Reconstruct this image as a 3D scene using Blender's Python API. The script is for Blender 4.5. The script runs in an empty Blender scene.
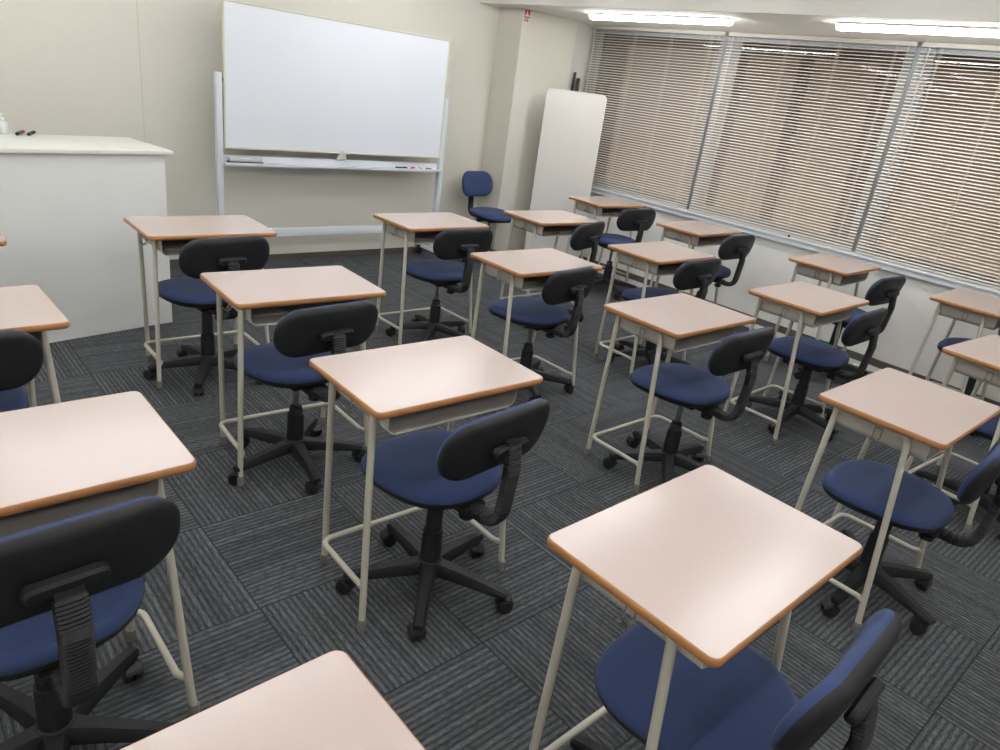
import bpy, bmesh, math, random
from mathutils import Vector, Matrix
random.seed(7)
PI = math.pi
S = bpy.context.scene
COL = S.collection

# ------------------------------------------------------------------ materials
def srgb(r, g, b):
    def f(c):
        c /= 255.0
        return c / 12.92 if c <= 0.04045 else ((c + 0.055) / 1.055) ** 2.4
    return (f(r), f(g), f(b), 1.0)

class NT:
    def __init__(self, name):
        self.m = bpy.data.materials.new(name)
        self.m.use_nodes = True
        self.t = self.m.node_tree
        self.b = self.t.nodes['Principled BSDF']
        self.out = self.t.nodes['Material Output']
    def n(self, kind, **kw):
        x = self.t.nodes.new(kind)
        for k, v in kw.items():
            setattr(x, k, v)
        return x
    def l(self, a, b):
        self.t.links.new(a, b)
    def math(self, op, a, b=None, clamp=False):
        x = self.n('ShaderNodeMath', operation=op)
        x.use_clamp = clamp
        for i, v in enumerate((a, b)):
            if v is None:
                continue
            if isinstance(v, (int, float)):
                x.inputs[i].default_value = v
            else:
                self.l(v, x.inputs[i])
        return x.outputs[0]
    def mixc(self, fac, a, b):
        x = self.n('ShaderNodeMix', data_type='RGBA')
        if isinstance(fac, (int, float)):
            x.inputs[0].default_value = fac
        else:
            self.l(fac, x.inputs[0])
        for i, v in ((6, a), (7, b)):
            if isinstance(v, tuple):
                x.inputs[i].default_value = v
            else:
                self.l(v, x.inputs[i])
        return x.outputs[2]

def mat(name, col, rough=0.5, metal=0.0, var=0.06, nscale=30.0, bump=0.0, bscale=200.0, spec=0.5, coat=0.0, sheen=0.0):
    N = NT(name)
    tc = N.n('ShaderNodeTexCoord')
    no = N.n('ShaderNodeTexNoise')
    no.inputs['Scale'].default_value = nscale
    no.inputs['Detail'].default_value = 4
    N.l(tc.outputs['Object'], no.inputs['Vector'])
    dark = tuple(c * (1 - var) for c in col[:3]) + (1,)
    lite = tuple(min(1, c * (1 + var)) for c in col[:3]) + (1,)
    N.l(N.mixc(no.outputs['Fac'], dark, lite), N.b.inputs['Base Color'])
    N.b.inputs['Roughness'].default_value = rough
    N.b.inputs['Metallic'].default_value = metal
    N.b.inputs['Specular IOR Level'].default_value = spec
    N.b.inputs['Coat Weight'].default_value = coat
    N.b.inputs['Sheen Weight'].default_value = sheen
    if bump:
        n2 = N.n('ShaderNodeTexNoise')
        n2.inputs['Scale'].default_value = bscale
        n2.inputs['Detail'].default_value = 2
        N.l(tc.outputs['Object'], n2.inputs['Vector'])
        bp = N.n('ShaderNodeBump')
        bp.inputs['Strength'].default_value = bump
        bp.inputs['Distance'].default_value = 0.002
        N.l(n2.outputs['Fac'], bp.inputs['Height'])
        N.l(bp.outputs['Normal'], N.b.inputs['Normal'])
    return N.m

def mat_emit(name, col, strength):
    N = NT(name)
    N.b.inputs['Base Color'].default_value = (0.9, 0.9, 0.9, 1)
    N.b.inputs['Emission Color'].default_value = col
    N.b.inputs['Emission Strength'].default_value = strength
    return N.m

def mat_glass(name):
    N = NT(name)
    tr = N.n('ShaderNodeBsdfTransparent')
    tr.inputs['Color'].default_value = (0.9, 0.93, 0.93, 1)
    gl = N.n('ShaderNodeBsdfGlossy')
    gl.inputs['Roughness'].default_value = 0.01
    fr = N.n('ShaderNodeFresnel')
    fr.inputs['IOR'].default_value = 1.5
    f2 = N.math('MULTIPLY', fr.outputs[0], 0.7, clamp=True)
    mx = N.n('ShaderNodeMixShader')
    N.l(f2, mx.inputs[0]); N.l(tr.outputs[0], mx.inputs[1]); N.l(gl.outputs[0], mx.inputs[2])
    N.l(mx.outputs[0], N.out.inputs['Surface'])
    return N.m

def mat_carpet():
    N = NT('carpet_tiles')
    tc = N.n('ShaderNodeTexCoord')
    sp = N.n('ShaderNodeSeparateXYZ')
    N.l(tc.outputs['Object'], sp.inputs[0])
    u = N.math('DIVIDE', N.math('SUBTRACT', sp.outputs[0], 0.242), 0.5)
    v = N.math('DIVIDE', N.math('SUBTRACT', sp.outputs[1], 0.190), 0.5)
    iu, iv = N.math('FLOOR', u), N.math('FLOOR', v)
    fu, fv = N.math('SUBTRACT', u, iu), N.math('SUBTRACT', v, iv)
    par = N.math('ABSOLUTE', N.math('MODULO', N.math('ADD', iu, iv), 2.0))   # 0: ribs along x, 1: ribs along y
    inv = N.math('SUBTRACT', 1.0, par)
    s = N.math('ADD', N.math('MULTIPLY', fu, par), N.math('MULTIPLY', fv, inv))   # across the ribs
    t = N.math('ADD', N.math('MULTIPLY', fv, par), N.math('MULTIPLY', fu, inv))   # along the ribs
    tid = N.math('ADD', N.math('MULTIPLY', iu, 7.31), N.math('MULTIPLY', iv, 3.77))
    NR = 25.0
    sr = N.math('MULTIPLY', s, NR)
    rib = N.math('FLOOR', sr)
    fr = N.math('SUBTRACT', sr, rib)
    # each rib: dark groove then a lighter looped ridge
    ridge = N.math('SUBTRACT', 1.0, N.math('ABSOLUTE', N.math('SUBTRACT', N.math('MULTIPLY', fr, 2.0), 1.0)))
    ridge = N.math('POWER', ridge, 0.6)
    wn = N.n('ShaderNodeTexWhiteNoise', noise_dimensions='2D')
    cb = N.n('ShaderNodeCombineXYZ')
    N.l(rib, cb.inputs[0]); N.l(tid, cb.inputs[1])
    N.l(cb.outputs[0], wn.inputs['Vector'])
    # yarn flecks, drawn out along the ribs
    cv = N.n('ShaderNodeCombineXYZ')
    N.l(N.math('MULTIPLY', s, 125.0), cv.inputs[0])
    N.l(N.math('MULTIPLY', t, 20.0), cv.inputs[1])
    N.l(tid, cv.inputs[2])
    nz = N.n('ShaderNodeTexNoise')
    nz.inputs['Scale'].default_value = 1.0
    nz.inputs['Detail'].default_value = 5
    nz.inputs['Roughness'].default_value = 0.7
    N.l(cv.outputs[0], nz.inputs['Vector'])
    fleck = N.n('ShaderNodeMapRange')
    fleck.inputs['From Min'].default_value = 0.25
    fleck.inputs['From Max'].default_value = 0.75
    N.l(nz.outputs['Fac'], fleck.inputs['Value'])
    a = N.math('MULTIPLY', fleck.outputs[0], N.math('ADD', 0.12, N.math('MULTIPLY', ridge, 0.88)))
    a = N.math('MULTIPLY', a, N.math('ADD', 0.62, N.math('MULTIPLY', wn.outputs[0], 0.42)), clamp=True)
    # tile seams
    eu = N.math('MINIMUM', fu, N.math('SUBTRACT', 1.0, fu))
    ev = N.math('MINIMUM', fv, N.math('SUBTRACT', 1.0, fv))
    ed = N.math('MINIMUM', eu, ev)
    seam = N.math('LESS_THAN', ed, 0.004)
    a = N.math('MULTIPLY', a, N.math('SUBTRACT', 1.0, N.math('MULTIPLY', seam, 0.8)))
    c = N.mixc(a, CARPET_DARK, CARPET_LIGHT)
    N.l(c, N.b.inputs['Base Color'])
    N.b.inputs['Roughness'].default_value = 0.95
    N.b.inputs['Specular IOR Level'].default_value = 0.15
    bp = N.n('ShaderNodeBump')
    bp.inputs['Strength'].default_value = 0.5
    bp.inputs['Distance'].default_value = 0.003
    N.l(N.math('ADD', N.math('MULTIPLY', ridge, 0.6), N.math('MULTIPLY', nz.outputs['Fac'], 0.6)), bp.inputs['Height'])
    N.l(bp.outputs['Normal'], N.b.inputs['Normal'])
    return N.m

CARPET_DARK = srgb(38, 40, 43)
CARPET_LIGHT = srgb(140, 142, 146)

M = {}
M['carpet'] = mat_carpet()
M['wall'] = mat('wallpaper', srgb(222, 218, 207), 0.9, var=0.03, nscale=60, bump=0.25, bscale=350, spec=0.2)
M['wall2'] = mat('wall_paint', srgb(246, 244, 239), 0.85, var=0.025, nscale=12, bump=0.2, bscale=300, spec=0.25)
M['ceiling'] = mat('ceiling_paint', srgb(236, 234, 228), 0.9, var=0.02, bump=0.1, spec=0.2)
M['soffit'] = mat('soffit_paint', srgb(230, 227, 220), 0.85, var=0.02, bump=0.1, spec=0.2)
M['base'] = mat('vinyl_skirting', srgb(92, 86, 80), 0.6, var=0.05)
M['strip'] = mat('floor_strip', srgb(205, 205, 202), 0.6, var=0.03)
M['seam'] = mat('wall_seam', srgb(208, 203, 191), 0.9, var=0.02)
M['jamb'] = mat('window_jamb', srgb(214, 210, 206), 0.7, var=0.02)
M['alu'] = mat('window_aluminium', srgb(160, 163, 168), 0.45, metal=0.0, var=0.03)
M['sill'] = mat('sill_enamel', srgb(222, 226, 232), 0.45, var=0.02)
M['laminate'] = mat('desk_laminate', srgb(205, 187, 180), 0.2, var=0.035, nscale=260, bump=0.04, bscale=700, spec=0.6)
M['edge'] = mat('desk_edge_band', srgb(180, 125, 76), 0.4, var=0.05, nscale=20)
M['paint'] = mat('desk_frame_paint', srgb(200, 194, 180), 0.42, var=0.02)
M['box'] = mat('desk_box_paint', srgb(196, 190, 180), 0.5, var=0.02)
M['cap'] = mat('grey_foot_cap', srgb(128, 124, 117), 0.7, var=0.05)
M['wire'] = mat('hook_wire', srgb(150, 148, 142), 0.35, metal=0.6, var=0.03)
M['fabric'] = mat('navy_upholstery', srgb(58, 73, 112), 0.9, var=0.10, nscale=400, bump=0.35, bscale=600, spec=0.25, sheen=0.08)
M['plastic'] = mat('black_plastic', srgb(34, 35, 38), 0.5, var=0.10, nscale=300, bump=0.2, bscale=700, spec=0.35)
M['rubber'] = mat('bellows_rubber', srgb(32, 33, 35), 0.55, var=0.05)
M['wheel'] = mat('castor_nylon', srgb(36, 36, 38), 0.4, var=0.05)
M['chrome'] = mat('gas_rod_steel', srgb(165, 165, 162), 0.25, metal=0.9, var=0.03)
M['board'] = mat('whiteboard_enamel', srgb(238, 241, 249), 0.35, var=0.015, nscale=3, spec=0.4)
M['bframe'] = mat('board_frame', srgb(214, 211, 192), 0.45, var=0.03)
M['stand'] = mat('stand_white_metal', srgb(222, 226, 234), 0.4, var=0.02)
M['dark'] = mat('dark_end_cap', srgb(58, 56, 52), 0.6, var=0.05)
M['counter'] = mat('counter_white', srgb(245, 245, 243), 0.5, var=0.015, nscale=8)
M['ctop'] = mat('counter_top_white', srgb(238, 237, 231), 0.4, var=0.012, nscale=8)
M['panel'] = mat('panel_white', srgb(222, 218, 213), 0.35, var=0.015, nscale=6)
M['ptrim'] = mat('panel_trim', srgb(232, 230, 226), 0.45, var=0.01)
M['slat'] = mat('blind_slat', srgb(246, 239, 228), 0.5, var=0.02)
M['rail'] = mat('blind_rail', srgb(206, 200, 190), 0.5, var=0.02)
M['cord'] = mat('blind_cord', srgb(225, 218, 206), 0.8, var=0.03)
M['glass'] = mat_glass('window_glass')
M['tan'] = mat('tan_render', srgb(186, 160, 140), 0.9, var=0.06, nscale=3, bump=0.2, bscale=60)
M['pillar'] = mat('dark_pilaster', srgb(112, 92, 78), 0.8, var=0.08)
M['red'] = mat('sign_red', srgb(176, 30, 34), 0.5, var=0.02)
M['signwhite'] = mat('sign_white', srgb(232, 226, 220), 0.5, var=0.02)
M['ink_black'] = mat('marker_black', srgb(25, 25, 28), 0.4, var=0.05)
M['ink_red'] = mat('marker_red', srgb(200, 36, 44), 0.4, var=0.05)
M['ink_blue'] = mat('marker_blue', srgb(45, 60, 140), 0.4, var=0.05)
M['ink_green'] = mat('marker_green', srgb(30, 120, 78), 0.4, var=0.05)
M['ink_dkgreen'] = mat('marker_dark_green', srgb(26, 60, 52), 0.4, var=0.05)
M['barrel'] = mat('marker_barrel', srgb(232, 232, 230), 0.4, var=0.02)
M['bottle'] = mat('bottle_plastic', srgb(205, 208, 206), 0.3, var=0.03)
M['pump'] = mat('bottle_pump', srgb(236, 234, 226), 0.4, var=0.02)
M['felt'] = mat('eraser_felt', srgb(45, 45, 50), 0.95, var=0.1)
M['housing'] = mat('lamp_housing', srgb(230, 230, 228), 0.5, var=0.01)
M['tube'] = mat_emit('led_diffuser', (0.965, 0.99, 1.0, 1), 24.0)
M['tube2'] = mat_emit('led_diffuser_window', (0.965, 0.99, 1.0, 1), 38.0)
M['facade_glow'] = mat_emit('added_facade_glow', (1.0, 0.82, 0.66, 1), 30.0)  # glow for the added facade lighting, assigned to no mesh

# ------------------------------------------------------------------ mesh helpers
def new():
    return bmesh.new()

def obj(name, bm, material, parent=None, smooth=35, loc=None):
    bmesh.ops.recalc_face_normals(bm, faces=bm.faces)
    me = bpy.data.meshes.new(name)
    bm.to_mesh(me); bm.free()
    if isinstance(material, (list, tuple)):
        for k in material:
            me.materials.append(M[k])
    else:
        me.materials.append(M[material])
    if smooth:
        me.polygons.foreach_set('use_smooth', [True] * len(me.polygons))
        try:
            me.set_sharp_from_angle(angle=math.radians(smooth))
        except Exception:
            pass
    o = bpy.data.objects.new(name, me)
    COL.objects.link(o)
    if parent: o.parent = parent
    if loc: o.location = loc
    return o

def box(bm, x0, x1, y0, y1, z0, z1, bev=0.0, seg=2, mi=0):
    g = bmesh.ops.create_cube(bm, size=1.0)
    for v in g['verts']:
        v.co = Vector(((x0 + x1) / 2 + v.co.x * (x1 - x0), (y0 + y1) / 2 + v.co.y * (y1 - y0), (z0 + z1) / 2 + v.co.z * (z1 - z0)))
    fs = set(f for v in g['verts'] for f in v.link_faces)
    for f in fs: f.material_index = mi
    if bev:
        es = list(set(e for v in g['verts'] for e in v.link_edges))
        r = bmesh.ops.bevel(bm, geom=es, offset=bev, segments=seg, profile=0.5, affect='EDGES')
        for f in r['faces']: f.material_index = mi
    return g

def ring_loft(bm, rings, cap0=True, cap1=True, mi=0):
    vs = [[bm.verts.new(p) for p in r] for r in rings]
    n = len(rings[0])
    for a, b in zip(vs[:-1], vs[1:]):
        for i in range(n):
            j = (i + 1) % n
            f = bm.faces.new((a[i], a[j], b[j], b[i])); f.material_index = mi
    if cap0: f = bm.faces.new(list(reversed(vs[0]))); f.material_index = mi
    if cap1: f = bm.faces.new(vs[-1]); f.material_index = mi
    return vs

def lathe(bm, prof, center=(0, 0, 0), n=20, axis='Z', mi=0):
    rings = []
    for r, h in prof:
        r = max(r, 1e-4)
        ring = []
        for i in range(n):
            a = 2 * PI * i / n
            c, s = r * math.cos(a), r * math.sin(a)
            if axis == 'Z': p = (c, s, h)
            elif axis == 'X': p = (h, c, s)
            else: p = (s, h, c)
            ring.append(Vector(p) + Vector(center))
        rings.append(ring)
    ring_loft(bm, rings, mi=mi)

def fillet(pts, rad, seg=5):
    pts = [Vector(p) for p in pts]
    out = [pts[0]]
    for i in range(1, len(pts) - 1):
        p0, p1, p2 = pts[i - 1], pts[i], pts[i + 1]
        d0, d1 = (p0 - p1), (p2 - p1)
        r = rad[i - 1] if isinstance(rad, (list, tuple)) else rad
        if r <= 0:
            out.append(p1); continue
        u0, u1 = d0.normalized(), d1.normalized()
        ang = u0.angle(u1)
        t = min(r / math.tan(ang / 2), d0.length * 0.49, d1.length * 0.49)
        a, b = p1 + u0 * t, p1 + u1 * t
        for k in range(seg + 1):
            q = k / seg
            out.append(a * (1 - q) ** 2 + p1 * 2 * q * (1 - q) + b * q * q)
    out.append(pts[-1])
    return out

def tube(bm, pts, r, n=10, sx=1.0, mi=0, up=None):
    pts = [Vector(p) for p in pts]
    rings = []
    prev = None
    for i, p in enumerate(pts):
        if i == 0: t = pts[1] - p
        elif i == len(pts) - 1: t = p - pts[i - 1]
        else: t = (pts[i + 1] - p).normalized() + (p - pts[i - 1]).normalized()
        t.normalize()
        if prev is None:
            ref = up if up is not None else (Vector((1, 0, 0)) if abs(t.x) < 0.8 else Vector((0, 1, 0)))
            a = (ref - t * ref.dot(t)).normalized()
        else:
            a = (prev - t * prev.dot(t)).normalized()
        prev = a
        b = t.cross(a)
        rr = r[i] if isinstance(r, (list, tuple)) else r
        rings.append([p + a * (math.cos(2 * PI * k / n) * rr * sx) + b * (math.sin(2 * PI * k / n) * rr) for k in range(n)])
    ring_loft(bm, rings, mi=mi)

def rrect(w, d, r, n=6, cx=0, cy=0):
    out = []
    for (sx, sy, a0) in ((1, 1, 0), (-1, 1, PI / 2), (-1, -1, PI), (1, -1, 1.5 * PI)):
        for k in range(n + 1):
            a = a0 + (PI / 2) * k / n
            out.append((cx + sx * (w / 2 - r) + r * math.cos(a), cy + sy * (d / 2 - r) + r * math.sin(a)))
    return out

def prism(bm, outline, z0, z1, bev=0.0, mi=0):
    if bev:
        cx = sum(p[0] for p in outline) / len(outline); cy = sum(p[1] for p in outline) / len(outline)
        def ins(q):
            res = []
            n = len(outline)
            for i, p in enumerate(outline):
                a, b = Vector(outline[i - 1]), Vector(outline[(i + 1) % n])
                t = (b - a).normalized(); nrm = Vector((t.y, -t.x))
                res.append((p[0] - nrm.x * q, p[1] - nrm.y * q))
            return res
        ri = [[(x, y, z0) for x, y in ins(bev)], [(x, y, z0 + bev) for x, y in outline], [(x, y, z1 - bev) for x, y in outline], [(x, y, z1) for x, y in ins(bev)]]
    else:
        ri = [[(x, y, z0) for x, y in outline], [(x, y, z1) for x, y in outline]]
    ring_loft(bm, ri, mi=mi)

def xf(bm, mtx):
    bmesh.ops.transform(bm, matrix=mtx, verts=bm.verts)

def empty(name, loc, rz=0.0):
    o = bpy.data.objects.new(name, None)
    COL.objects.link(o)
    o.location = loc; o.rotation_euler = (0, 0, rz)
    o.empty_display_size = 0.1
    return o

def tag(o, label, cat, group=None):
    o['label'] = label; o['category'] = cat
    if group: o['group'] = group
    return o

def struct(name, bm, m, parent=None, smooth=0):
    o = obj(name, bm, m, parent, smooth)
    o['kind'] = 'structure'
    return o

def kids(o):
    return [c for c in bpy.data.objects if c.parent == o]

def copy_tree(o, parent=None):
    c = o.copy()
    COL.objects.link(c)
    if parent is not None: c.parent = parent
    for ch in kids(o):
        copy_tree(ch, c)
    return c

# ------------------------------------------------------------------ room shell
XW, YW, XL, YR, ZC, ZS = 5.57, 5.52, -2.6, -1.8, 2.44, 2.24
XB = 4.53          # face of the dropped soffit
CX0, CX1, CY0 = 4.69, 5.40, 5.19    # column in the corner

b = new(); box(b, XL - .1, 5.8, YR - .1, YW + .1, -.08, 0); struct('floor', b, 'carpet')
b = new(); box(b, XL - .1, XB + .25, YR - .1, YW + .1, ZC, ZC + .1); struct('ceiling', b, 'ceiling')
b = new(); prism(b, [(4.677 - .041 * (YW + .1), YW + .1), (4.677 - .041 * (YR - .1), YR - .1), (5.8, YR - .1), (5.8, YW + .1)], ZS, ZC + .1); struct('ceiling', b, 'soffit')
b = new(); box(b, XL - .1, CX0 + .02, YW, YW + .12, 0, ZC); struct('wall_back', b, 'wall')
b = new(); box(b, CX0, CX1, CY0, YW + .12, 0, ZS, bev=.004, seg=1); struct('wall_column', b, 'wall')
b = new(); box(b, XL - .12, XL, YR, YW, 0, ZC); struct('wall_left', b, 'wall')
b = new(); box(b, XL - .12, 5.8, YR - .12, YR, 0, ZC); struct('wall_rear', b, 'wall')
WY0, WY1, WZ0, WZ1 = 0.60, 5.20, 0.775, 2.24
b = new()
box(b, XW, XW + .2, YR, CY0 + .05, 0, WZ0 - .04)
box(b, XW, XW + .2, YR, WY0, WZ0 - .04, ZS)
struct('wall_window', b, 'wall2')
b = new(); box(b, CX1 - .02, XW + .2, CY0 + .03, YW + .1, 0, ZS); struct('wall_jamb', b, 'jamb')
# skirtings, floor strip, wall seam
b = new(); box(b, XL, CX0, YW - .008, YW, 0, .05); struct('baseboard_back', b, 'base')
b = new(); box(b, XW - .008, XW, YR, CY0, .012, .068); struct('baseboard_window', b, 'base')
b = new(); box(b, CX0, CX1, CY0 - .008, CY0, 0, .05); box(b, CX0 - .008, CX0, CY0 - .008, YW - .008, 0, .05); struct('baseboard_column', b, 'base')
b = new(); box(b, XW - .15, XW - .001, 0.2, CY0 - .01, 0, .012, bev=.003); struct('trim_2', b, 'strip')
b = new(); box(b, 1.583, 1.588, YW - .0015, YW, .05, ZC); struct('trim_3', b, 'seam')

# ------------------------------------------------------------------ windows
MUL = [(5.20, 3.68), (3.68, 2.16), (2.16, 0.64)]
for k, (ya, yb) in enumerate(MUL):
    w = empty('window_%d' % (k + 1), (XW + .1, yb, WZ0)); w['kind'] = 'structure'
    L = ya - yb
    b = new()
    H = WZ1 - WZ0
    for (y0, y1, z0, z1) in ((0.035, .095, 0, H), (L - .095, L - .035, 0, H), (.095, L - .095, 0, .06), (.095, L - .095, H - .06, H)):
        box(b, .0, .05, y0, y1, z0, z1, bev=.004, seg=1)
    struct('window_frame', b, 'alu', w)
    b = new(); box(b, .0, .06, -.035, .035, 0, H, bev=.005, seg=1)
    if k == 0: box(b, .0, .06, L - .035, L, 0, H, bev=.005, seg=1)
    struct('window_mullion', b, 'alu', w)
    b = new(); box(b, .022, .028, .09, L - .09, .05, H - .05); struct('window_pane', b, 'glass', w)
sill = new()
box(sill, XW - .035, XW + .2, WY0, CY0 + .03, WZ0 - .055, WZ0, bev=.006)
box(sill, XW - .045, XW - .030, WY0, CY0 + .03, WZ0 - .012, WZ0 + .004, bev=.003)
st = struct('trim_1', sill, 'sill')
b = new(); lathe(b, [(.009, 0), (.009, .014), (.006, .018)], n=12); struct('sill_stop', b, 'dark', st); bpy.data.objects['sill_stop'].location = (XW - .01, 2.66, WZ0)

# ------------------------------------------------------------------ venetian blinds
BX = XW + .045
def make_blind(L, ncord=4):
    root = empty('venetian_blind', (0, 0, 0))
    P, W, TILT = .0228, .025, math.radians(SLAT_TILT)
    ztop, zbot = WZ1 - .035, WZ0 + .022
    b = new()
    n = int((ztop - zbot) / P)
    for i in range(n):
        z = zbot + .012 + i * P
        pts = []
        for q in (-1, -.4, .4, 1):
            h = .0022 * (1 - q * q)
            X, Z = q * W / 2, h
            pts.append((X * math.cos(TILT) - Z * math.sin(TILT), X * math.sin(TILT) + Z * math.cos(TILT)))
        rings = []
        for y in (0, L):
            rings.append([(a, y, z + c) for a, c in pts] + [(a, y, z + c - .0005) for a, c in reversed(pts)])
        ring_loft(b, rings)
    obj('slat_panel', b, 'slat', root, smooth=50)
    b = new(); box(b, -.018, .018, 0, L, WZ1 - .032, WZ1 - .001, bev=.003, seg=1); obj('head_rail', b, 'rail', root)
    b = new(); box(b, -.012, .012, 0, L, WZ0 + .004, WZ0 + .020, bev=.004); obj('bottom_rail', b, 'rail', root)
    for k in range(ncord):
        y = .13 + (L - .26) * k / (ncord - 1)
        b = new()
        for x in (-.0145, .0145):
            box(b, x - .001, x + .001, y - .0015, y + .0015, WZ0 + .018, WZ1 - .03)
        obj('ladder_cord', b, 'cord', root, smooth=0)
    b = new()
    tube(b, [(-.026, .045, WZ1 - .03), (-.027, .045, 1.9), (-.026, .043, 1.58)], .002, n=6)
    lathe(b, [(.003, 1.535), (.008, 1.54), (.007, 1.565), (.003, 1.58)], center=(-.026, .043, 0), n=10)
    obj('pull_cord', b, 'cord', root)
    b = new(); tube(b, [(-.026, L - .06, WZ1 - .03), (-.026, L - .06, 1.35)], .004, n=6); obj('tilt_wand', b, 'cord', root)
    return root
SLAT_TILT = 19.0     # room-side edge lower
bl = make_blind(1.487)
blab = ['cream venetian blind beside the corner column, farthest from the viewer', 'cream venetian blind between the two grey mullions, middle of three',
        'cream venetian blind cut off by the right picture edge']
for k, (ya, yb) in enumerate(MUL):
    o = bl if k == 0 else copy_tree(bl)
    o.location = (BX, yb + .0165, 0)
    tag(o, blab[k], 'window blind', 'venetian blinds on the windows')

# facade opposite, seen between the slats at night
fac = empty('building_facade', (7.6, 4.0, -3.0))
b = new(); box(b, 0, .3, -6, 8, 0, 5.25); obj('facade_wall', b, 'tan', fac, smooth=0)
b = new(); box(b, -.12, .3, -6, 8, 5.25, 7.5); obj('upper_fascia', b, 'pillar', fac, smooth=0)
for (y0, y1) in ((6.36, 8.0), (4.64, 4.94), (3.89, 4.01), (2.72, 3.19), (1.0, 1.3), (-1.4, -.9)):
    b = new(); box(b, -.08, .0, y0 - 4.0, y1 - 4.0, 0, 5.25, bev=.01, seg=1); obj('pilaster', b, 'pillar', fac)
tag(fac, 'tan building wall with dark uprights seen through the blinds', 'building')

# ------------------------------------------------------------------ school desk
HD = .770
def make_desk():
    root = empty('school_desk', (0, 0, 0))
    W, D = .614, .414
    b = new(); prism(b, rrect(W - .006, D - .006, .019), HD - .021, HD, bev=.0012)
    top = obj('tabletop', b, 'laminate', root, smooth=30)
    b = new()
    prof = [(-.008, HD - .0005), (-.0035, HD - .0004), (-.0008, HD - .003), (.0006, HD - .010), (-.0004, HD - .017), (-.004, HD - .0215), (-.010, HD - .0218)]
    base = rrect(W, D, .022, n=8)
    rings = []
    nn = len(base)
    for off, z in prof:
        ring = []
        for i, p in enumerate(base):
            a, c = Vector(base[i - 1]), Vector(base[(i + 1) % nn])
            t = (c - a).normalized(); nr = Vector((t.y, -t.x))
            ring.append((p[0] + nr.x * off, p[1] + nr.y * off, z))
        rings.append(ring)
    rings.append(rings[0])
    ring_loft(b, rings, cap0=False, cap1=False)
    bmesh.ops.remove_doubles(b, verts=b.verts, dist=1e-6)
    obj('edge_band', b, 'edge', top, smooth=60)
    LX, LY, BXF, BYF, TX, TF, TB, R = .285, .167, .233, .181, .249, .090, .148, .0108
    for s in (-1, 1):
        # front leg bends at the top into the rail that runs back under the top
        b = new()
        path = fillet([(s * (LX - .001), -LY + .003, .03), (s * TX, -TF, HD - .034), (s * TX, TB, HD - .034)], .045, seg=7)
        tube(b, path, R, n=12)
        lg = obj('leg', b, 'paint', root, smooth=60)
        b = new(); lathe(b, [(.0128, 0), (.0138, .004), (.0138, .036), (.0118, .04)], center=(s * LX, -LY, 0), n=14); obj('foot_cap', b, 'cap', lg)
        b = new()
        tube(b, [(s * (BXF + .0005), BYF - .001, .03), (s * TX, TB, HD - .023)], R, n=12)
        lg = obj('leg', b, 'paint', root, smooth=60)
        b = new(); lathe(b, [(.0128, 0), (.0138, .004), (.0138, .036), (.0118, .04)], center=(s * BXF, BYF, 0), n=14); obj('foot_cap', b, 'cap', lg)
    # U-shaped foot rest
    b = new()
    zf = .118
    path = fillet([(-LX + .009, -.153, zf), (-.260, -.125, zf), (-.259, .160, zf), (.259, .160, zf), (.260, -.125, zf), (LX - .009, -.153, zf)], [.02, .045, .045, .02], seg=7)
    tube(b, path, .0095, n=10)
    obj('foot_rest', b, 'paint', root, smooth=60)
    # open-fronted book box
    b = new()
    xi, y0, y1, z0, z1, t = .238, -.160, .150, .660, HD - .022, .0025
    sec = [(-xi, z1), (-xi, z0 + .03)]
    for k in range(1, 6):
        a = PI + (PI / 2) * k / 6
        sec.append((-xi + .03 + .03 * math.cos(a), z0 + .03 + .03 * math.sin(a)))
    sec.append((-xi + .03, z0))
    full = sec + [(-x, z) for x, z in reversed(sec)]
    outer, inner = full, []
    for x, z in full:
        inner.append((x - math.copysign(t, x), z + (t if z < z1 - .001 else 0)))
    n = len(full)
    def sk(p, y):    # front edge leans: the lip sits slightly further back than the top
        return (p[0], y + (.008 * (z1 - p[1]) / (z1 - z0) if y < 0 else 0), p[1])
    vo0 = [b.verts.new(sk(p, y0)) for p in outer]; vo1 = [b.verts.new(sk(p, y1)) for p in outer]
    vi0 = [b.verts.new(sk(p, y0)) for p in inner]; vi1 = [b.verts.new(sk(p, y1 - t)) for p in inner]
    for i in range(n - 1):
        b.faces.new((vo0[i], vo0[i + 1], vo1[i + 1], vo1[i]))
        b.faces.new((vi0[i + 1], vi0[i], vi1[i], vi1[i + 1]))
        b.faces.new((vo0[i + 1], vo0[i], vi0[i], vi0[i + 1]))
    for a0, a1, c0, c1 in ((vo0[0], vo1[0], vi0[0], vi1[0]), (vo1[-1], vo0[-1], vi1[-1], vi0[-1])):
        b.faces.new((a0, a1, c1, c0))
    b.faces.new(vo1); b.faces.new(list(reversed(vi1)))
    # pressed stiffening ribs on the box floor and a rolled lip
    for x in (-.12, .12):
        box(b, x - .07, x + .07, -.06, .10, z0 + t, z0 + .009, bev=.004)
    tube(b, [(-xi + .03, y0 + .009, z0 + .003), (xi - .03, y0 + .009, z0 + .003)], .004, n=8)
    obj('book_box', b, 'box', root, smooth=40)
    b = new()
    for yy in (-.012, .012):
        tube(b, fillet([(-TX - .009, yy, HD - .046), (-TX - .010, yy, HD - .082), (-TX - .026, yy * .7, HD - .092), (-TX - .042, yy * .4, HD - .074)], .010, seg=4), .0024, n=7)
    tube(b, [(-TX - .042, -.006, HD - .074), (-TX - .042, .006, HD - .074)], .0024, n=7)
    tube(b, [(-TX - .009, -.012, HD - .048), (-TX - .009, .012, HD - .048)], .0024, n=7)
    obj('bag_hook', b, 'wire', root, smooth=60)
    return root

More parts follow.
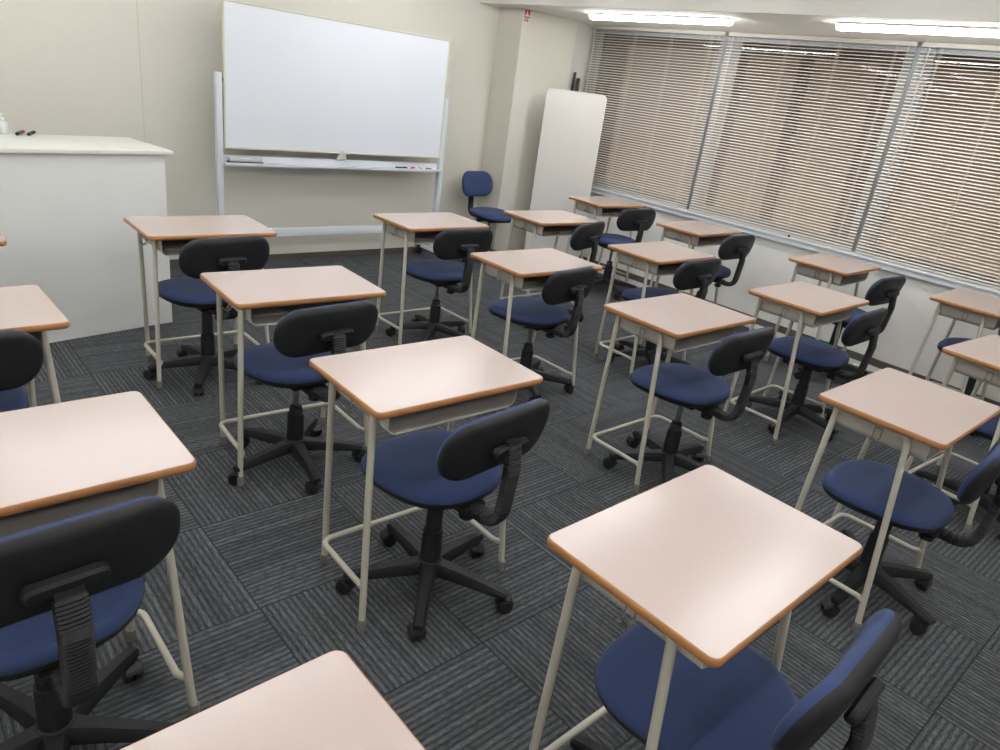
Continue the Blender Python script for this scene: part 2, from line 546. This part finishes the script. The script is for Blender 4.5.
DESKS = [  # x, y, rotation deg, label
 (1.265, 3.565, -0.57, 'student desk right beside the white lectern counter, whiteboard row'),
 (1.260, 2.542, -2.39, 'student desk second from the whiteboard, directly behind the desk beside the lectern counter'),
 (1.245, 1.600, -1.00, 'student desk at picture centre, pale glare near its front edge'),
 (1.253, 0.576, 0.52, 'large foreground student desk with strong lamp glare across its top'),
 (0.120, 3.565, 0.0, 'student desk showing only one orange corner at the left picture edge'),
 (0.119, 2.537, 1.63, 'student desk cut by left edge, in front of the lectern counter side'),
 (0.158, 1.577, 0.22, 'big student desk cut by left edge with black chair back below it'),
 (0.152, 0.530, 0.5, 'student desk top cut off by the bottom picture edge'),
 (2.671, 3.556, 0.41, 'student desk standing before the right foot of the rolling whiteboard'),
 (2.669, 2.593, -0.59, 'student desk of the middle column, second from the whiteboard'),
 (2.703, 1.685, -0.34, 'student desk of the middle column, third from the whiteboard'),
 (2.676, 0.670, 0.08, 'student desk right of the foreground glare desk, nearest the viewer in the middle column'),
 (3.773, 3.581, -0.58, 'student desk standing in front of the lone blue chair by the column'),
 (3.770, 2.584, -0.28, 'student desk second from the front in the column next to the window column'),
 (3.799, 1.607, 0.80, 'student desk third from the front in the column next to the window column'),
 (3.868, 0.640, -4.0, 'student desk cut by right edge, behind the middle column and away from the wall'),
 (5.021, 4.121, -1.71, 'student desk in front of the tall white panel by the windows'),
 (4.946, 3.101, 1.96, 'student desk by the wall below the first grey mullion'),
 (5.028, 2.025, 1.82, 'student desk by the wall below the second grey mullion'),
 (5.050, 1.110, 1.0, 'student desk by the window wall, cut off by the right picture edge'),
]
proto = make_desk()
desks = []
for i, (x, y, a, lab) in enumerate(DESKS):
    o = proto if i == 0 else copy_tree(proto)
    o.location = (x, y, 0); o.rotation_euler.z = math.radians(a)
    tag(o, lab, 'desk', 'student desks in rows')
    desks.append(o)

# ------------------------------------------------------------------ task chair
def sup(theta, a, bb, n):
    c, s = math.cos(theta), math.sin(theta)
    r = (abs(c / a) ** n + abs(s / bb) ** n) ** (-1.0 / n)
    return r * c, r * s

def pad(bm, outline, prof, shape, nrm='Z'):
    """rings of a scaled outline; prof = [(scale, height)], shape(x, y) -> offset"""
    rings = []
    for s, h in prof:
        ring = []
        for x, y in outline:
            X, Y = x * s, y * s
            ring.append((X, Y, h + shape(X, Y)))
        rings.append(ring)
    ring_loft(bm, rings)

ST = .488
def make_chair(back_w=.223, back_h=.096, sq=.088, name='task_chair'):
    root = empty(name, (0, 0, 0))
    A, B = .209, .210
    N = 40
    ol = []
    for i in range(N):
        x, y = sup(2 * PI * i / N, A, B, 2.55)
        x *= 1 + .05 * (y / B)
        ol.append((x, y + .03))
    def sh(x, y):
        y -= .03
        f = max(0.0, y / B)
        return -.012 * f ** 3 + .006 * (x / A) ** 2 * max(0, 1 - f) + .004 * max(0, -y / B) ** 2
    b = new()
    pad(b, ol, [(.90, ST - .052), (.975, ST - .048), (1.0, ST - .036), (.992, ST - .022), (.955, ST - .010), (.86, ST - .003), (.6, ST - .001), (.3, ST), (.02, ST)], sh)
    seat = obj('seat', b, 'fabric', root, smooth=80)
    b = new()
    pad(b, ol, [(.3, ST - .075), (.62, ST - .074), (.86, ST - .068), (.965, ST - .058), (.998, ST - .044), (1.004, ST - .038), (.985, ST - .036)], sh)
    obj('seat_shell', b, 'plastic', seat, smooth=60)
    # mechanism, lever, knob
    b = new()
    box(b, -.075, .075, -.10, .10, ST - .10, ST - .068, bev=.008)
    box(b, -.045, .045, -.17, -.08, ST - .098, ST - .074, bev=.006)
    tube(b, [(.06, .03, ST - .088), (.19, .035, ST - .092)], .005, n=8)
    tube(b, [(.17, .035, ST - .091), (.225, .036, ST - .093)], .010, n=10)
    obj('tilt_mechanism', b, 'plastic', root)
    b = new(); lathe(b, [(.012, 0), (.024, .004), (.026, .012), (.024, .022), (.010, .026), (.008, .04)], center=(0, -.135, ST - .135), n=14); obj('adjusting_knob', b, 'plastic', root)
    # backrest, local frame: x across, y up, z towards the sitter
    tilt = math.radians(11)
    zc, yc = .688, -.236
    MT = Matrix.Translation((0, yc, zc)) @ Matrix.Rotation(PI / 2 - 0, 4, 'X')
    # map (x, y, z) -> (x, z toward +Y, y up) with backward lean
    def place(bm):
        m = Matrix(((1, 0, 0, 0), (0, 0, 1, 0), (0, 1, 0, 0), (0, 0, 0, 1)))
        lean = Matrix.Rotation(tilt, 4, 'X')
        xf(bm, Matrix.Translation((0, yc, zc)) @ lean @ m)
    ol2 = [(x, y + .005 * (1 - (x / back_w) ** 2)) for x, y in rrect(2 * back_w, 2 * back_h, sq, n=10)]
    curve = lambda x, y: .48 * x * x - .25 * y * y
    b = new()
    pad(b, ol2, [(.90, -.006), (.965, -.002), (.985, .008), (.965, .020), (.88, .029), (.6, .034), (.3, .034), (.02, .034)], curve)
    place(b); back = obj('backrest', b, 'fabric', root, smooth=80)
    b = new()
    pad(b, ol2, [(.02, -.018), (.4, -.018), (.8, -.017), (.93, -.013), (.985, -.006), (1.0, .002), (.995, .007), (.97, .006)], curve)
    place(b); obj('back_shell', b, 'plastic', back, smooth=60)
    # bracket on the shell
    b = new()
    prism(b, rrect(.142, .036, .0165, n=5), 0, .026, bev=.006)
    for sx in (-1, 1):
        lathe(b, [(.010, .024), (.010, .0265), (.007, .0266), (.006, .022)], center=(sx * .052, 0, 0), n=12)
    xf(b, Matrix.Translation((0, 0, -.036)) @ Matrix.Diagonal((1, 1, 1, 1)))
    xf(b, Matrix.Translation((0, .0, -.036)) @ Matrix.Rotation(PI, 4, 'Y') @ Matrix.Translation((0, 0, .036 - .017)))
    place(b); obj('back_bracket', b, 'plastic', back, smooth=40)
    # J-shaped support arm under a ribbed bellows cover
    b = new()
    path = fillet([(0, -.10, ST - .084), (0, -.268, ST - .092), (0, -.286, .60), (0, -.272, .690)], [.07, .10], seg=10)
    # resample
    dense = []
    for p, q in zip(path[:-1], path[1:]):
        m = max(1, int((q - p).length / .0045))
        for k in range(m):
            dense.append(p.lerp(q, k / m))
    dense.append(path[-1])
    rings = []
    acc = 0.0
    for i, p in enumerate(dense):
        t = ((dense[min(i + 1, len(dense) - 1)] - dense[max(i - 1, 0)])).normalized()
        nv = Vector((1, 0, 0)).cross(t)
        rib = 1.0 if i % 2 else .86
        w, d = .030 * rib, .0165 * rib
        if i < 8: w, d = .030 * .9, .014
        if i > len(dense) - 5: w, d = .026, .012
        pts = []
        for k in range(14):
            a = 2 * PI * k / 14
            c, s = math.cos(a), math.sin(a)
            e = .55
            pts.append(p + Vector((1, 0, 0)) * (w * math.copysign(abs(c) ** e, c)) + nv * (d * math.copysign(abs(s) ** e, s)))
        rings.append(pts)
    ring_loft(b, rings)
    obj('support_arm', b, 'rubber', root, smooth=28)
    # gas column
    b = new(); lathe(b, [(.0125, .20), (.0125, ST - .085)], n=16); rod = obj('gas_column', b, 'chrome', root)
    b = new(); lathe(b, [(.0275, .150), (.0265, .318), (.024, .322), (.0245, .330), (.020, .333), (.013, .334)], n=20); obj('column_sleeve', b, 'plastic', rod)
    b = new(); lathe(b, [(.036, .085), (.035, .15), (.033, .225), (.0325, .236), (.028, .238)], n=20); obj('column_cover', b, 'plastic', rod)
    # star base with castors
    b = new()
    lathe(b, [(.030, .068), (.046, .072), (.048, .100), (.040, .118), (.034, .122)], n=20)
    for k in range(5):
        a = 2 * PI * k / 5
        d = Vector((math.cos(a), math.sin(a), 0)); s = Vector((-math.sin(a), math.cos(a), 0))
        rings = []
        for (r, hw, tw, zt, zb) in ((.02, .030, .020, .117, .072), (.10, .026, .016, .110, .070), (.20, .021, .013, .095, .064), (.268, .019, .012, .083, .060), (.282, .016, .010, .078, .062)):
            p = d * r
            rings.append([p - s * hw + Vector((0, 0, zb)), p + s * hw + Vector((0, 0, zb)), p + s * hw + Vector((0, 0, zb + (zt - zb) * .55)), p + s * tw + Vector((0, 0, zt)), p - s * tw + Vector((0, 0, zt)), p - s * hw + Vector((0, 0, zb + (zt - zb) * .55))])
        ring_loft(b, rings)
    base = obj('star_base', b, 'plastic', root, smooth=30)
    cm = None
    for k in range(5):
        a = 2 * PI * k / 5
        if cm is None:
            b = new()
            for s in (-1, 1):
                lathe(b, [(.006, s * .004), (.0245, s * .004), (.026, s * .007), (.0262, s * .019), (.0235, s * .0235), (.012, s * .025), (.003, s * .0235)], center=(-.016, 0, .0262), n=20, axis='Y')
            # hood over the wheels and stem
            rings = []
            for j in range(9):
                t = math.radians(-5 + 165 * j / 8)
                cx, cz = -.016 + .0295 * math.cos(t), .0262 + .0295 * math.sin(t)
                ci, cj = -.016 + .0272 * math.cos(t), .0262 + .0272 * math.sin(t)
                rings.append([(cx, -.020, cz), (cx, .020, cz), (ci, .020, cj), (ci, -.020, cj)])
            ring_loft(b, rings)
            box(b, -.020, .010, -.0035, .0035, .02, .058)
            lathe(b, [(.008, .045), (.008, .068)], center=(0, 0, 0), n=10)
            c = obj('castor', b, 'wheel', base, smooth=40); cm = c
        else:
            c = cm.copy(); COL.objects.link(c)
        c.location = (.262 * math.cos(a), .262 * math.sin(a), 0)
        c.rotation_euler.z = a + (0.9, -1.7, 2.4, 0.4, -2.6)[k]
    return root

CHAIRS = [  # x, y, yaw deg, base angle, column raised, label
 (1.240, 3.460, 6, 24, 1, 'blue task chair at the desk beside the white lectern counter'),
 (1.230, 2.450, 5, 46, 0, 'blue task chair with wide black back behind the centre desk, silver rod showing'),
 (1.250, 1.500, 6, 12, 1, 'blue task chair in full view at the centre desk'),
 (1.232, 0.472, 3, 30, 1, 'blue task chair cut by bottom edge, tucked under the large foreground desk'),
 (0.110, 2.500, 3, 20, 1, 'blue task chair half cut by left edge in front of the lectern counter'),
 (0.152, 1.462, 4, 40, 1, 'large black-backed task chair in the lower left corner'),
 (2.705, 3.475, 0, 6, 0, 'blue task chair at the desk by the right foot of the whiteboard'),
 (2.735, 2.625, 7, 28, 0, 'blue task chair of the middle column, second from the whiteboard'),
 (2.690, 1.560, 0, 0, 0, 'blue task chair of the middle column, third from the whiteboard'),
 (2.668, 0.606, 4, 38, 1, 'blue task chair under the desk right of the foreground glare desk'),
 (3.770, 3.470, 15, 50, 0, 'blue task chair at the desk in front of the lone corner chair'),
 (3.795, 2.530, 0, 10, 1, 'blue task chair next to the window column, second from the front'),
 (3.930, 1.548, 1, 44, 1, 'blue task chair next to the window column, third from the front'),
 (3.815, 0.545, -3, 15, 1, 'blue task chair mostly hidden behind a desk at the right edge'),
 (4.960, 3.925, -5, 33, 0, 'blue task chair at the desk in front of the tall white panel'),
 (4.990, 2.980, 0, 60, 0, 'blue task chair by the wall below the first grey mullion'),
 (4.955, 1.840, -3, 25, 1, 'blue task chair by the wall below the second grey mullion'),
 (5.100, 1.010, 0, 5, 1, 'blue task chair seat under the last desk at the right edge, by the window wall'),
]
BACK_DZ = {1: -.008, 2: -.020, 7: -.015, 10: .010, 5: .014, 8: .018}
SEAT_DZ = {3: -.032, 9: -.046, 12: -.025}   # gas lift set lower
cproto = make_chair()
for i, (x, y, yaw, ba, up, lab) in enumerate(CHAIRS):
    o = cproto if i == 0 else copy_tree(cproto)
    o.location = (x, y, 0); o.rotation_euler.z = math.radians(yaw)
    for ch in kids(o):
        if ch.name.startswith('star_base'):
            ch.rotation_euler.z = math.radians(ba - yaw)
        if ch.name.startswith('gas_column'):
            for g in kids(ch):
                if g.name.startswith('column_sleeve'): g.location.z = (.072 + SEAT_DZ.get(i, 0.0)) if up else -.058
    for ch in kids(o):
        base = ch.name.split('.')[0]
        if base in ('seat', 'tilt_mechanism', 'adjusting_knob', 'support_arm'): ch.location.z = SEAT_DZ.get(i, 0.0)
        if base == 'backrest': ch.location.z = SEAT_DZ.get(i, 0.0) + BACK_DZ.get(i, 0.0)
    tag(o, lab, 'chair', 'blue task chairs at the desks')
xc = make_chair(back_w=.195, back_h=.118, sq=.1, name='task_chair')
xc.location = (4.49, 5.08, 0); xc.rotation_euler.z = math.radians(184)
tag(xc, 'lone blue chair facing the room by the column, square blue backrest', 'chair')

# ------------------------------------------------------------------ rolling whiteboard
BY = 5.25
wb = empty('rolling_whiteboard', (2.99, BY, 0))
tag(wb, 'large white writing board on a rolling white stand against the back wall', 'whiteboard')
def lx(x): return x - 2.99
b = new(); box(b, lx(2.045), lx(3.948), -.012, .012, .930, 1.872); bp_ = obj('board_panel', b, 'board', wb, smooth=0)
b = new()
x0, x1, z0, z1 = lx(2.035), lx(3.955), .921, 1.884
for (a0, a1, c0, c1) in ((x0, x1, z0, z0 + .014), (x0, x1, z1 - .014, z1), (x0, x0 + .014, z0 + .014, z1 - .014), (x1 - .014, x1, z0 + .014, z1 - .014)):
    box(b, a0, a1, -.018, .018, c0, c1, bev=.003, seg=1)
obj('board_frame', b, 'bframe', bp_)
for sx in (lx(2.002), lx(3.975)):
    b = new()
    box(b, sx - .021, sx + .021, -.026, .026, .10, 1.425, bev=.006)
    box(b, sx - .003, sx + .003, -.029, .029, .12, 1.42)
    up_ = obj('upright', b, 'stand', wb)
    s = 1 if sx < 0 else -1
    b = new(); lathe(b, [(.012, 0), (.012, .028)], center=(sx + (s * .02 if s > 0 else -.048), 0, 1.38), n=12, axis='X'); obj('pivot_bolt', b, 'dark', up_)
    b = new()
    box(b, sx - .024, sx + .024, -.235, .235, .075, .105, bev=.006)
    ft = obj('foot', b, 'stand', wb)
    b = new()
    # triangular gusset between foot and upright
    for sg in (-1, 1):
        v = [(sx - .004, sg * .02, .105), (sx - .004, sg * .13, .105), (sx - .004, sg * .02, .22)]
        ring_loft(b, [v, [(sx + .004, p[1], p[2]) for p in v]])
    obj('gusset', b, 'stand', ft, smooth=0)
    for sg in (-1, 1):
        b = new()
        box(b, sx - .028, sx + .028, sg * .20 - .045, sg * .20 + .045, .068, .112, bev=.008)
        lathe(b, [(.004, -.018), (.026, -.018), (.028, -.012), (.028, .012), (.026, .018), (.004, .018)], center=(sx, sg * .205, .028), n=18, axis='X')
        box(b, sx - .022, sx - .018, sg * .205 - .012, sg * .205 + .012, .025, .07)
        box(b, sx + .018, sx + .022, sg * .205 - .012, sg * .205 + .012, .025, .07)
        obj('castor', b, 'dark', ft)
b = new(); box(b, lx(2.022), lx(3.955), -.020, .020,   .270, .333, bev=.004); obj('bottom_rail', b, 'stand', wb)
b = new()
box(b, lx(2.022), lx(3.955), -.062, .028, .814, .822, bev=.002, seg=1)
box(b, lx(2.022), lx(3.955), .018, .028, .822, .872, bev=.002, seg=1)
box(b, lx(2.022), lx(3.955), -.066, -.058, .810, .832, bev=.003, seg=1)
obj('pen_tray', b, 'stand', wb, smooth=0)
b = new()
prism(b, [(-.045, 0), (.045, 0), (.026, .05), (-.026, .05)], -.012, .012, bev=.003)
lathe(b, [(.016, -.016), (.016, .016)], center=(0, .052, 0), n=14)
xf(b, Matrix.Translation((lx(2.985), .0, .875)) @ Matrix.Rotation(PI / 2, 4, 'X'))
obj('board_latch', b, 'bframe', wb)

# eraser and pens on the tray
b = new()
er = empty('board_eraser', (2.185, BY - .020, .8225)); er.rotation_euler.z = math.radians(-2)
tag(er, 'grey board eraser on the left end of the whiteboard tray', 'eraser')
b = new(); box(b, -.125, .125, -.028, .028, .012, .045, bev=.010, seg=3); obj('grip', b, 'bottle', er)
b = new(); box(b, -.125, .125, -.028, .028, 0, .014, bev=.002, seg=1); obj('felt_pad', b, 'felt', er)

def make_marker(ink):
    r = empty('marker_pen', (0, 0, 0))
    b = new(); lathe(b, [(.004, -.060), (.0078, -.058), (.0080, .020), (.006, .024)], n=14, axis='X'); obj('barrel', b, 'barrel', r)
    b = new(); lathe(b, [(.0078, .018), (.0082, .020), (.0080, .058), (.005, .062)], n=14, axis='X'); obj('cap', b, ink, r)
    b = new(); lathe(b, [(.0081, -.055), (.0081, -.042)], n=14, axis='X'); obj('colour_band', b, ink, r)
    return r
def make_dark_marker(ink):
    r = empty('marker_pen', (0, 0, 0))
    b = new(); lathe(b, [(.004, -.060), (.0085, -.058), (.0088, .020), (.006, .024)], n=14, axis='X'); obj('barrel', b, 'ink_black', r)
    b = new(); lathe(b, [(.0086, .018), (.0090, .020), (.0088, .058), (.005, .062)], n=14, axis='X'); obj('cap', b, ink, r)
    return r
for (ink, x, dy, rz, fl, lab) in (
    ('dark', 3.545, -.028, 2, 0, 'black marker pen leftmost in the row of pens on the tray'),
    ('ink_black', 3.640, -.012, -3, 0, 'white marker pen with black cap beside the leftmost black pen'),
    ('ink_red', 3.690, -.040, 1, 180, 'white marker pen with red cap, left of the two red pens on the tray'),
    ('ink_blue', 3.700, .004, 4, 180, 'white marker pen with blue cap lying at the back of the tray'),
    ('ink_red', 3.780, -.022, -2, 0, 'white marker pen with red cap, right of the two red pens on the tray'),
    ('ink_green', 3.868, -.040, 2, 180, 'white marker pen with green cap at the right end of the tray')):
    mk = make_dark_marker('ink_black') if ink == 'dark' else make_marker(ink)
    mk.location = (x, BY + dy, .8310); mk.rotation_euler.z = math.radians(rz + fl)
    tag(mk, lab, 'marker pen', 'marker pens on the whiteboard tray')

# ------------------------------------------------------------------ lectern counter
LR = math.radians(10.3)
lc = empty('lectern_counter', (1.336, 4.308, 0), LR)
tag(lc, 'tall white lectern counter with overhanging top at the left', 'counter')
WL = 1.25
b = new()
box(b, -WL, 0, 0, .02, 0, .997, bev=.0015, seg=1)
box(b, -.02, 0, .02, .455, 0, .997, bev=.0015, seg=1)
box(b, -WL, -WL + .02, .02, .455, 0, .997, bev=.0015, seg=1)
box(b, -WL + .02, -.02, .02, .44, .48, .50)
box(b, -WL + .02, -.02, .02, .44, .06, .08)
obj('body', b, 'counter', lc, smooth=0)
b = new(); box(b, -WL - .035, .035, -.035, .480, .998, 1.020, bev=.003, seg=2); obj('counter_top', b, 'ctop', lc)
ZT = 1.020
def on_counter(o, wx, wy):
    o.location = (wx, wy, ZT)
sb = empty('pump_bottle', (.640, 4.66, ZT), 2.4); sb.scale = (.85, .85, .85)
tag(sb, 'translucent pump bottle on the counter top at the left edge', 'bottle')
b = new(); lathe(b, [(.030, 0), (.034, .004), (.034, .055), (.028, .070), (.014, .080), (.013, .086)], n=24); obj('bottle_body', b, 'bottle', sb)
b = new(); lathe(b, [(.015, .084), (.015, .096), (.005, .098), (.005, .112), (.010, .113), (.010, .120), (.004, .122)], n=16)
tube(b, [(0, 0, .117), (.028, -.006, .117), (.034, -.007, .112)], .004, n=8); obj('pump_head', b, 'pump', sb)
for (body, ink, x, y, rz, lab) in (('dark', 'ink_red', .716, 4.660, 66, 'black marker pen with red cap on the counter beside the bottle'),
                                   ('dark', 'ink_dkgreen', .768, 4.665, 247, 'black marker pen with dark green cap on the counter, right of the red-capped one')):
    mk = make_dark_marker(ink); mk.location = (x, y, ZT + .009); mk.rotation_euler.z = math.radians(rz)
    tag(mk, lab, 'marker pen', 'marker pens on the counter')

# ------------------------------------------------------------------ tall white panel in the corner
pa, pb_ = Vector((4.895, 4.965)), Vector((5.345, 4.625))
pd = (pb_ - pa); PW = pd.length
tp = empty('standing_panel', ((pa.x + pb_.x) / 2, (pa.y + pb_.y) / 2, 0), math.atan2(pd.y, pd.x))
tag(tp, 'tall white rounded panel standing upright in the corner by the windows', 'panel')
b = new()
prism(b, rrect(PW - .012, 1.525, .035, n=8, cy=.86), -.013, .013, bev=.003)
xf(b, Matrix.Rotation(PI / 2, 4, 'X')); obj('panel_face', b, 'panel', tp, smooth=40)
b = new()
o1, o2 = rrect(PW, 1.537, .041, n=8, cy=.86), rrect(PW - .014, 1.523, .034, n=8, cy=.86)
ring_loft(b, [[(x, y, -.016) for x, y in o1], [(x, y, .016) for x, y in o1], [(x, y, .016) for x, y in o2], [(x, y, -.016) for x, y in o2], [(x, y, -.016) for x, y in o1]], cap0=False, cap1=False)
bmesh.ops.remove_doubles(b, verts=b.verts, dist=1e-6)
xf(b, Matrix.Rotation(PI / 2, 4, 'X')); obj('panel_edge', b, 'ptrim', tp, smooth=40)
for sx in (-.2, .2):
    b = new()
    box(b, sx - .02, sx + .02, -.012, .16, .012, .035, bev=.005)
    box(b, sx - .015, sx + .015, -.010, .010, .03, .11, bev=.003)
    box(b, sx - .025, sx + .025, -.014, .02, 0, .014, bev=.003); box(b, sx - .025, sx + .025, .13, .165, 0, .014, bev=.003)
    obj('foot', b, 'stand', tp)

# two dark poles behind the panel
for (x, y, h, w, lab) in ((5.437, 5.165, 1.80, .011, 'thin dark pole behind the tall white panel, taller of the two'), (5.480, 5.150, 1.752, .015, 'dark pole behind the tall white panel, shorter and thicker of the two')):
    b = new(); box(b, -w, w, -w, w, 0, h, bev=.004)
    lathe(b, [(w * 1.2, h - .10), (w * 1.35, h - .095), (w * 1.35, h - .06), (w * 1.2, h - .055)], n=12)
    o = obj('stand_pole', b, 'dark'); o.location = (x, y, 0)
    tag(o, lab, 'pole', 'dark poles in the corner')

# ------------------------------------------------------------------ red sign at the top of the column
sg = empty('wall_sign', (4.735, CY0, 2.185))
tag(sg, 'small red and white safety sign at the top of the corner column', 'sign')
b = new(); box(b, -.032, .032, -.003, 0, -.012, .048); obj('sign_plate', b, 'red', sg, smooth=0)
b = new()
box(b, -.024, .026, -.0042, -.003, -.004, .010)            # bed / step shape
lathe(b, [(.006, -.0042), (.006, -.003)], center=(-.006, 0, .036), n=12, axis='Y')
box(b, -.011, .002, -.0042, -.003, .010, .028)
box(b, .002, .012, -.0042, -.003, .020, .026)
obj('pictogram', b, 'signwhite', sg, smooth=0)
b = new()
for row, zz in enumerate((-.024, -.040)):
    for k in range(3):
        cx = -.024 + k * .018
        box(b, cx - .006, cx + .006, -.002, 0, zz + .004, zz + .007)
        box(b, cx - .006, cx + .006, -.002, 0, zz - .004, zz - .001)
        box(b, cx - .0015, cx + .0015, -.002, 0, zz - .006, zz + .008)
        if (row + k) % 2: box(b, cx - .006, cx - .003, -.002, 0, zz - .006, zz + .006)
obj('lettering', b, 'red', sg, smooth=0)

# ------------------------------------------------------------------ ceiling lamps
def lamp(loc, L, along, zt, mat_, lab, grp):
    r = empty('batten_light', (loc[0], loc[1], zt), 0 if along == 'y' else PI / 2)
    tag(r, lab, 'ceiling light', grp)
    if along == 'x':        # bare tube between two end holders
        b = new()
        box(b, -.028, .028, -L / 2, L / 2, -.016, 0, bev=.003)
        for q in (-1, 1):
            box(b, -.014, .014, q * (L / 2 - .012) - .012, q * (L / 2 - .012) + .012, -.056, -.014, bev=.003)
        obj('housing', b, 'housing', r)
        b = new()
        lathe(b, [(.014, -L / 2 + .004), (.020, -L / 2 + .010), (.020, L / 2 - .010), (.014, L / 2 - .004)], center=(0, 0, -.044), n=16, axis='Y')
        obj('diffuser', b, mat_, r, smooth=50)
    else:                   # wrap-round diffuser on a slim base
        b = new(); box(b, -.036, .036, -L / 2, L / 2, -.012, 0, bev=.003); obj('housing', b, 'housing', r)
        b = new()
        rings = []
        for (y, q) in ((-L / 2, .6), (-L / 2 + .006, .9), (-L / 2 + .02, 1), (L / 2 - .02, 1), (L / 2 - .006, .9), (L / 2, .6)):
            rings.append([(.030 * q * math.cos(PI + PI * k / 12), y, -.012 + .034 * q * math.sin(PI + PI * k / 12)) for k in range(13)])
        ring_loft(b, rings); obj('diffuser', b, mat_, r, smooth=50)
    return r
lamp((4.85, 3.85), 1.36, 'y', ZS, 'tube2', 'lit strip light on the lowered ceiling, left of the two by the windows', 'window strip lights')
lamp((4.85, 1.70), 1.40, 'y', ZS, 'tube2', 'lit strip light on the lowered ceiling, right of the two by the windows', 'window strip lights')
for yy, nm in ((4.42, 'nearest the whiteboard'), (3.36, 'second from the whiteboard'), (2.3, 'above the middle of the room'), (1.22, 'above the front desks'), (0.15, 'above the viewer'), (-.95, 'behind the viewer')):
    for xx, nx in ((-1.5, 'left'), (.92, 'centre'), (3.32, 'right')):
        lamp((xx, yy), 1.28, 'x', ZC, 'tube', 'lit strip light on the main ceiling, %s column, row %s' % (nx, nm), 'main strip lights')

# added area lights without fixtures, put outside to brighten the facade
def area(name, loc, target, size, power, col):
    ld = bpy.data.lights.new(name, 'AREA'); ld.size = size; ld.energy = power; ld.color = col
    o = bpy.data.objects.new(name, ld); COL.objects.link(o); o.location = loc
    o.rotation_euler = (Vector(target) - Vector(loc)).to_track_quat('-Z', 'Y').to_euler()
    return o
for k, yy in enumerate((5.8, 3.4, 1.0)):
    area('added_facade_fill', (6.4, yy, -1.2), (7.6, yy, 1.2), .6, 26, (1.0, .88, .78))

# ------------------------------------------------------------------ world, camera, colour
w = bpy.data.worlds.new('night'); S.world = w; w.use_nodes = True
w.node_tree.nodes['Background'].inputs[0].default_value = (.02, .022, .03, 1)
w.node_tree.nodes['Background'].inputs[1].default_value = .4

cd = bpy.data.cameras.new('camera'); cam = bpy.data.objects.new('camera', cd); COL.objects.link(cam)
F = 704.7
cd.sensor_fit = 'HORIZONTAL'; cd.sensor_width = 36.0; cd.lens = F / 1000 * 36.0
cd.clip_start = .02
yaw, pitch, roll = math.radians(44.10), math.radians(22.31), math.radians(8.09)
fw = Vector((math.sin(yaw) * math.cos(pitch), math.cos(yaw) * math.cos(pitch), -math.sin(pitch)))
r0 = Vector((math.cos(yaw), -math.sin(yaw), 0)); u0 = r0.cross(fw)
r2 = r0 * math.cos(roll) + u0 * math.sin(roll); u2 = u0 * math.cos(roll) - r0 * math.sin(roll)
m = Matrix((r2, u2, -fw)).transposed().to_4x4()
m.translation = Vector((0, 0, 1.608))
cam.matrix_world = m
S.camera = cam
S.view_settings.view_transform = 'Standard'
S.view_settings.look = 'None'
S.view_settings.gamma = 1.0
S.view_settings.use_curve_mapping = False
S.view_settings.exposure = 0.1
